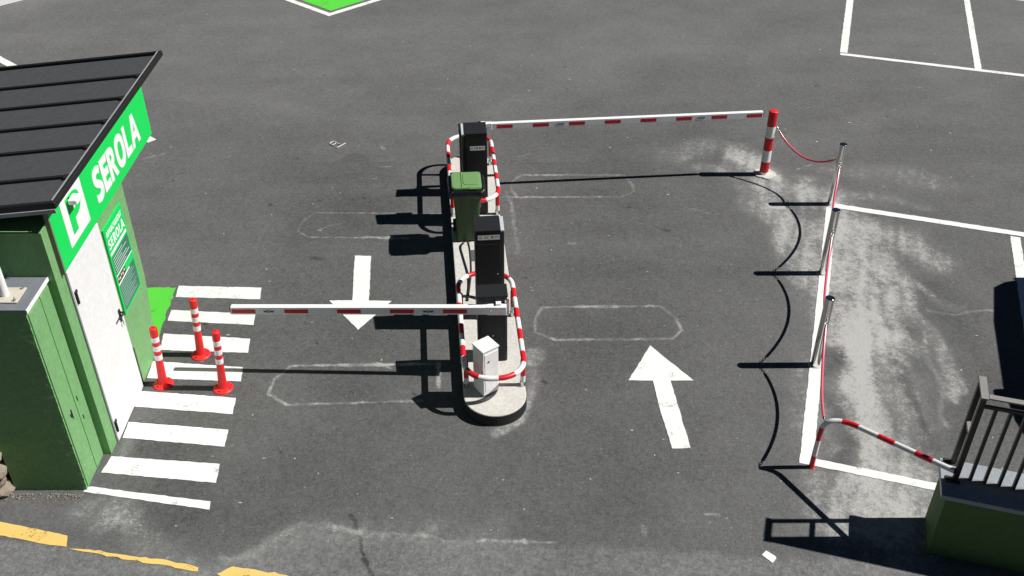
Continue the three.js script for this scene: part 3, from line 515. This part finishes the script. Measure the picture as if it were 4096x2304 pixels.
// ---------------------------------------------------------------- kiosk
const font = await new FontLoader().loadAsync('fonts/droid/droid_sans_bold.typeface.json');
{
  const WX = -3.91;
  const k = thing('kiosk', 'green parking kiosk with white door, dark seamed roof and bright green fascia sign', 'kiosk');
  obj('wall', prismX([[-7.11, 0], [-8.7, 0], [-8.79, 0.45], [-8.865, 0.9], [-8.88, 2.1], [-8.88, 2.56], [-7.11, 2.56]].reverse(), -6.4, WX), M.green, k);
  // door
  const d = obj('door', box(0.03, 2.03, 0.815, WX + 0.008, 1.025, -7.693, 0.004), mat(lin(0.84, 0.84, 0.84), 0.4, { tex: texFine, tile: 0.5 }), k);
  obj('frame', merge([box(0.02, 2.06, 0.012, WX + 0.006, 1.03, -7.281), box(0.02, 2.06, 0.012, WX + 0.006, 1.03, -8.107), box(0.02, 0.012, 0.814, WX + 0.006, 2.052, -7.694)]), M.grey, d);
  for (const [y, z] of [[1.75, -7.31], [0.19, -7.3]]) obj('hinge', merge([box(0.03, 0.13, 0.022, WX + 0.03, y, z, 0.004), box(0.015, 0.03, 0.05, WX + 0.025, y + 0.05, z - 0.02)]), M.rubber, d);
  const h = obj('handle', merge([box(0.012, 0.14, 0.04, WX + 0.028, 1.01, -8.02, 0.003), bar(V3(WX + 0.02, 1.05, -8.02), V3(WX + 0.075, 1.05, -8.02), 0.01), bar(V3(WX + 0.072, 1.05, -8.025), V3(WX + 0.072, 1.05, -7.9), 0.01)].map((g) => { const q = g.index ? g.toNonIndexed() : g; return q; })), M.rubber, d);
  obj('key_bunch', merge([bar(V3(WX + 0.03, 0.97, -8.02), V3(WX + 0.05, 0.93, -8.01), 0.006), bar(V3(WX + 0.045, 0.93, -8.0), V3(WX + 0.045, 0.89, -8.02), 0.005)]), M.steel, d);
  // fascia sign
  const s = obj('fascia_sign', box(0.03, 0.66, 2.6, WX + 0.025, 2.405, -8.545, 0.003), M.signGreen, k), SX = WX + 0.0405;
  obj('sign_edge', box(0.036, 0.67, 0.02, WX + 0.022, 2.4, -7.232), mat(lin(0.18, 0.16, 0.12), 0.5, {}), s);
  const letter = (txt, size) => { const g = new TextGeometry(txt, { font, size, depth: 0.003, curveSegments: 6, bevelEnabled: true, bevelSize: 0.028, bevelThickness: 0.0008, bevelSegments: 1 }); g.computeBoundingBox(); return g; };
  const signWhite = mat(lin(0.82, 0.82, 0.82), 0.4, {});
  const place = (g, z0, z1, y0, y1, x) => { const b = g.boundingBox; g.translate(-b.min.x, -b.min.y, 0); g.scale((z0 - z1) / (b.max.x - b.min.x), (y1 - y0) / (b.max.y - b.min.y), 1); g.rotateY(Math.PI / 2); g.translate(x, y0, z0); return g; };
  let zc = -8.19; const ws = { S: 0.2, E: 0.175, R: 0.21, O: 0.25, L: 0.17, A: 0.25 };
  for (const c of 'SEROLA') { const w = ws[c]; const round = c === 'S' || c === 'O' ? 0.006 : 0; obj('letter', place(letter(c, 1), zc, zc - w, 2.185 - round, 2.515 + round, SX), signWhite, s); zc -= w + 0.014; }
  obj('logo_panel', box(0.004, 0.49, 0.485, SX + 0.001, 2.42, -7.705, 0.001), signWhite, s);
  obj('letter', place(letter('P', 1), -7.57, -7.86, 2.25, 2.6, SX + 0.003), M.signGreen, s);
  // floodlight under the roof edge
  const fl = obj('floodlight', box(0.08, 0.05, 0.13, -3.805, 2.575, -7.64, 0.012), M.white, k); obj('floodlight_arm', bar(V3(-3.875, 2.585, -7.64), V3(-3.83, 2.58, -7.64), 0.01), M.rubber, fl);
  // notice board
  const info = canvasTex(560, 1024, (c, w, hh) => {
    c.fillStyle = '#06cf62'; c.fillRect(0, 0, w, hh); c.fillStyle = '#3f7560'; c.fillRect(24, 340, w - 48, 220); c.fillRect(24, 660, w - 48, 340);
    c.fillStyle = '#fff'; c.textBaseline = 'alphabetic'; c.textAlign = 'center';
    const fit = (t, y, size, width) => { c.font = `bold ${size}px sans-serif`; const m = c.measureText(t).width; c.save(); c.translate(w / 2, y); c.scale(width / m, 1); c.fillText(t, 0, 0); c.restore(); };
    fit('APARCAMENT', 112, 88, 480); fit('SEROLA', 252, 150, 500);
    c.fillRect(24, 286, w - 48, 32); c.fillRect(24, 560, w - 48, 12);
    c.fillStyle = '#cfe3d8'; for (let i = 0; i < 6; i++) c.fillRect(44, 366 + i * 32, [300, 420, 250, 390, 460, 330][i], 9);
    c.fillStyle = '#4a2f2c'; c.fillRect(24, 586, 250, 70); c.fillStyle = '#e8d9d2'; for (let i = 0; i < 5; i++) c.fillRect(40 + i * 46, 600 + (i % 2) * 14, 30, 26);
    c.fillStyle = '#fff'; c.fillRect(24, 664, 360, 18); c.fillStyle = '#9bc0ad'; for (let i = 0; i < 9; i++) c.fillRect(44, 706 + i * 31, [400, 440, 360, 430, 300, 450, 410, 340, 430][i], 8);
    c.fillStyle = '#06cf62'; c.fillRect(24, 0, 0, 0);
  });
  const nb = obj('notice_board', box(0.016, 1.0, 0.53, WX + 0.01, 1.405, -8.43, 0.002), M.signGreen, k);
  obj('printed_sheet', plane(0.515, 0.985, WX + 0.0192, 1.405, -8.43, Math.PI / 2), new THREE.MeshStandardMaterial({ map: info, roughness: 0.45 }), nb);
  // roof: seamed panels on a single pitch rising towards the lane
  const slope = Math.atan(0.105), roofRoot = new THREE.Group(); roofRoot.name = 'roof'; roofRoot.position.set(-3.7, 2.86, 0); roofRoot.rotation.z = slope; k.add(roofRoot);
  const seams = [-7.13, -7.56, -8.1, -8.6, -9.1, -9.62, -10.17], RL = 3.6;
  for (let i = 0; i < 6; i++) obj('roof_panel', box(RL, 0.03, seams[i] - seams[i + 1] - 0.03, -RL / 2 - 0.04, -0.035, (seams[i] + seams[i + 1]) / 2, 0.003), M.roof, roofRoot);
  for (let i = 1; i < 6; i++) { obj('seam', box(RL - 0.03, 0.03, 0.036, -RL / 2 - 0.07, -0.01, seams[i], 0.005), M.roofDark, roofRoot); obj('seam_bracket', box(0.05, 0.03, 0.075, -0.08, -0.012, seams[i] + 0.005, 0.006), M.trim, roofRoot); }
  for (const z of [-7.115, -10.185]) obj('edge_trim', box(RL, 0.06, 0.04, -RL / 2 - 0.02, -0.02, z, 0.008), M.roofDark, roofRoot);
  obj('verge_trim', box(0.03, 0.055, 3.12, -0.02, -0.018, -8.65, 0.008), M.roofDark, roofRoot);
  obj('verge_flashing', box(0.007, 0.012, 3.05, -0.04, 0.014, -8.65, 0.002), M.grey, roofRoot);
  obj('gutter', box(RL, 0.035, 0.012, -RL / 2 - 0.02, -0.066, -7.086), M.grey, roofRoot);
}
{ // meter cupboard wall in front of the kiosk
  const g = thing('meter_cupboard', 'green rendered meter cupboard with double doors and grey sheet metal top', 'cupboard');
  obj('wall', prismX([[-6.645, 0], [-6.645, 2.1], [-7.104, 2.1], [-7.104, 0]], -4.66, -3.99), M.green, g);
  // rough render facing the street
  const pg = new THREE.PlaneGeometry(0.668, 2.1, 50, 420), p = pg.attributes.position;
  for (let i = 0; i < p.count; i++) { const x = p.getX(i), y = p.getY(i); p.setZ(i, 0.002 + 0.005 * fbm(x * 20 + 5, y * 20)); if (x > 0.33) p.setX(i, x + 0.014 * rnd() * N(y * 30, 3)); }
  pg.computeVertexNormals(); obj('render_coat', metre(pg.translate(-4.324, 1.05, -6.645)), M.green, g);
  for (const [z0, z1] of [[-6.665, -6.902], [-6.912, -7.09]]) obj('door', box(0.012, 2.02, z0 - z1, -3.984, 1.04, (z0 + z1) / 2, 0.003), M.green, g);
  obj('lock', merge([box(0.012, 0.1, 0.012, -3.976, 0.83, -6.79), box(0.014, 0.03, 0.03, -3.975, 0.83, -6.775)]), M.rubber, g);
  for (const [y, z] of [[0.87, -6.955], [0.64, -6.96]]) obj('latch', box(0.01, 0.05, 0.012, -3.977, y, z, 0.002), M.rubber, g);
  const cap = obj('top_sheet', box(0.715, 0.022, 0.47, -4.328, 2.112, -6.868, 0.004), M.capGrey, g);
  obj('edge_fold', box(0.008, 0.034, 0.474, -3.967, 2.104, -6.868), M.alu, cap);
}
{
  const g = thing('sign_pole', 'white pole bolted by a cream plate to the meter cupboard top', 'pole', [-4.215, 2.124, -6.83]);
  obj('base_plate', box(0.24, 0.012, 0.215, 0.02, 0.006, 0, 0.003), M.cream, g);
  for (const sx of [-1, 1]) for (const sz of [-1, 1]) obj('bolt', merge([cyl(0.012, 0.012, 0.012, 0.02 + sx * 0.095, 0.012, sz * 0.085, 6), cyl(0.006, 0.006, 0.03, 0.02 + sx * 0.095, 0.012, sz * 0.085, 8)]), M.steel, g);
  obj('shaft', cyl(0.036, 0.036, 2.6, 0, 0.012, 0, 28), M.white, g);
}
{ // rubble stone wall beside the cupboard
  const g = thing('rubble_wall', 'low tan rubble stone wall against the meter cupboard', 'wall');
  const sm = [mat(lin(0.5, 0.42, 0.32), 0.9, { tex: texRough, tile: 1.5, bump: 0.006, bumpTile: 3 }), mat(lin(0.4, 0.32, 0.24), 0.9, { tex: texRough, tile: 2, bump: 0.006, bumpTile: 3 })];
  for (let r = 0; r < 6; r++) for (let c = 0; c < 8; c++) {
    const w = 0.13 + 0.06 * rnd(), sg = new THREE.IcosahedronGeometry(0.5, 1), q = sg.attributes.position, o = rnd() * 50;
    for (let i = 0; i < q.count; i++) { const f = 0.7 + 0.6 * N(q.getX(i) * 3 + o, q.getY(i) * 3 + q.getZ(i) * 2.1 + o); q.setXYZ(i, q.getX(i) * f, q.getY(i) * f, q.getZ(i) * f); }
    sg.computeVertexNormals(); const m = obj('stone', metre(sg), sm[(r + c) % 2], g);
    m.scale.set(w * 1.25, 0.15, 0.2); m.position.set(-4.75 - c * 0.135 - (r % 2) * 0.05, 0.06 + r * 0.105, -6.6 - 0.02 * rnd()); m.rotation.set(rnd(), rnd() * 3, rnd() * 0.4);
  }
  const gg = new THREE.IcosahedronGeometry(0.03, 0), im = new THREE.InstancedMesh(gg, mat(lin(0.3, 0.26, 0.2), 0.95, { tex: texRough }), 260), mm = new THREE.Matrix4(), qq = new THREE.Quaternion();
  for (let i = 0; i < 260; i++) { const x = -5.2 + 1.2 * rnd(), s = 0.1 + 0.5 * rnd() * rnd(); qq.setFromEuler(new THREE.Euler(rnd() * 3, rnd() * 3, rnd())); mm.compose(V3(x, 0.004, -6.58 + 0.1 * rnd() * rnd() - (x + 4.0) * -0.02), qq, V3(s, s * 0.7, s)); im.setMatrixAt(i, mm); }
  shade(im); im.name = 'gravel'; im.userData = { kind: 'stuff', label: 'tan grit and crumbs along the foot of the cupboard' }; scene.add(im);
}

// ---------------------------------------------------------------- railed wall
{
  const A = [3.76, -6.32], ang = Math.atan2(0.28, 0.96), dirX = Math.cos(ang), dirZ = Math.sin(ang);
  const g = thing('low_wall', 'low dark green wall with wide grey metal coping under the railing', 'wall', [A[0], 0, A[1]], -ang);
  const body = mat(lin(0.1, 0.19, 0.055), 0.8, { tex: texDirty, tile: 0.8, bump: 0.002, bumpTile: 4 });
  obj('wall', box(4, 0.69, 0.43, 2.01, 0.345, 0.225, 0.006), body, g);
  obj('coping', box(4.06, 0.05, 0.46, 1.995, 0.715, 0.222, 0.005), mat(lin(0.34, 0.37, 0.4), 0.45, { tex: texDirty, tile: 1 }), g);
  const r = thing('balcony_railing', 'dark metal railing with thin balusters and pale handrail on the green wall', 'railing', [A[0], 0.74, A[1]], -ang);
  const sq = (w, a, b, wz = w) => { const d = b.clone().sub(a), q = new THREE.BoxGeometry(w, d.length(), wz); q.applyQuaternion(new THREE.Quaternion().setFromUnitVectors(V3(0, 1, 0), d.clone().normalize())); return metre(q.translate((a.x + b.x) / 2, (a.y + b.y) / 2, (a.z + b.z) / 2)); };
  for (const z of [0.03, 0.245]) { obj('post', sq(0.042, V3(0.075, 0.02, z), V3(0.075, 0.94, z)), M.rail, r); obj('foot_plate', box(0.12, 0.01, 0.07, 0.06, 0.006, z, 0.002), M.rail, r); }
  obj('end_bar', box(0.06, 0.018, 0.285, 0.075, 0.951, 0.137, 0.003), M.railTop, r);
  obj('middle_bar', box(0.03, 0.03, 0.172, 0.075, 0.5, 0.137), M.railTop, r);
  obj('handrail', box(3.8, 0.016, 0.055, 2.006, 0.955, 0.245, 0.003), M.railTop, r);
  obj('top_bar', box(3.85, 0.028, 0.03, 2.02, 0.855, 0.245), M.rail, r);
  obj('bottom_bar', box(3.85, 0.022, 0.034, 2.02, 0.03, 0.245), M.railTop, r);
  for (let i = 1; i < 33; i++) obj('baluster', box(0.024, 0.8, 0.034, 0.075 + i * 0.114, 0.441, 0.245), M.rail, r);
}

// ---------------------------------------------------------------- parked car beside the last bay line, and the far white wall
{
  const ang = Math.atan2(0.29, 0.957), c = thing('parked_car', 'dark hatchback parked in the bay past the railed wall', 'car', [7.16, 0, -8.19], -ang);
  const pm = new THREE.MeshPhysicalMaterial({ color: lin(0.02, 0.022, 0.028), roughness: 0.35, metalness: 0.3, clearcoat: 1, clearcoatRoughness: 0.05 }), glass = new THREE.MeshPhysicalMaterial({ color: lin(0.01, 0.012, 0.014), roughness: 0.05 });
  const sec = [[-1.78, 0.62, 0.85, 0.62, 0.88], [-1.72, 0.66, 0.95, 0.6, 1.3], [-1.6, 0.7, 0.97, 0.6, 1.46], [-0.9, 0.76, 0.96, 0.62, 1.5], [0.3, 0.77, 0.94, 0.61, 1.5], [0.8, 0.77, 0.93, 0.59, 1.44], [1.45, 0.77, 0.92, 0.66, 0.96], [1.7, 0.72, 0.84, 0.6, 0.86], [2.05, 0.6, 0.62, 0.5, 0.64]];
  const P = [], I = [], ring = 8;
  for (const [z, w, sh, rw, rh] of sec) P.push(...[[-w + 0.06, 0.22], [-w - 0.09, 0.45], [-w - 0.08, sh], [-rw, rh], [rw, rh], [w + 0.08, sh], [w + 0.09, 0.45], [w - 0.06, 0.22]].flatMap(([x, y]) => [x, y, z]));
  for (let k = 0; k + 1 < sec.length; k++) for (let i = 0; i < ring; i++) { const a = k * ring + i, b = k * ring + (i + 1) % ring; I.push(a, b, a + ring, b, b + ring, a + ring); }
  for (let i = 1; i + 1 < ring; i++) { I.push(0, i + 1, i); const o = (sec.length - 1) * ring; I.push(o, o + i, o + i + 1); }
  const bg = new THREE.BufferGeometry(); bg.setAttribute('position', new THREE.Float32BufferAttribute(P, 3)); bg.setIndex(I); const bn = bg.toNonIndexed(); bn.computeVertexNormals(); bn.setAttribute('uv', new THREE.Float32BufferAttribute(new Float32Array(bn.attributes.position.count * 2), 2));
  obj('body', bn, pm, c);
  const quad = (a, b, d, e) => { const q = new THREE.BufferGeometry(); q.setAttribute('position', new THREE.Float32BufferAttribute([a, b, d, a, d, e].flat(), 3)); q.setAttribute('uv', new THREE.Float32BufferAttribute(new Float32Array(12), 2)); q.computeVertexNormals(); return q; };
  for (const s of [-1, 1]) {
    const X = (w, t, rw) => s * (w + 0.085 - t * (w + 0.085 - rw) + 0.006);
    for (const [za, zb] of [[-1.45, -0.65], [-0.58, 0.4]]) obj('side_window', quad([X(0.74, 0.1, 0.61), 1.0, za], [X(0.76, 0.1, 0.61), 1.0, zb + (zb > 0 ? 0.35 : 0)], [X(0.76, 0.85, 0.61), 1.4, zb], [X(0.74, 0.85, 0.61), 1.4, za]), glass, c);
    obj('mirror', box(0.2, 0.14, 0.12, s * 0.98, 1.02, 0.5, 0.04), pm, c);
    for (const z of [-1.15, 1.35]) { const wh = obj('wheel', new THREE.CylinderGeometry(0.31, 0.31, 0.2, 28).rotateZ(Math.PI / 2).translate(s * 0.74, 0.31, z), M.rubber, c); obj('rim', new THREE.CylinderGeometry(0.2, 0.2, 0.21, 20).rotateZ(Math.PI / 2).translate(s * 0.745, 0.31, z), M.steel, wh); }
    obj('headlight', box(0.26, 0.12, 0.06, s * 0.5, 0.66, 2.0, 0.02), M.alu, c); obj('tail_light', box(0.14, 0.3, 0.05, s * 0.6, 0.95, -1.77, 0.02), M.red, c);
  }
  obj('windscreen', quad([-0.62, 1.06, 1.36], [0.62, 1.06, 1.36], [0.55, 1.4, 0.92], [-0.55, 1.4, 0.92]), glass, c);
}
{
  const a = Math.atan2(0.32, 0.33), g = thing('white_wall', 'low white wall with a small drain hole at the far edge', 'wall', [-9.77, 0, -19.36], a);
  obj('wall', box(6, 0.5, 0.25, 0, 0.25, -0.125, 0.01), M.white, g);
  obj('drain_hole', new THREE.CylinderGeometry(0.03, 0.03, 0.02, 16).rotateX(Math.PI / 2).translate(-0.05, 0.16, 0.0), M.rubber, g);
}

renderer.render(scene, camera);
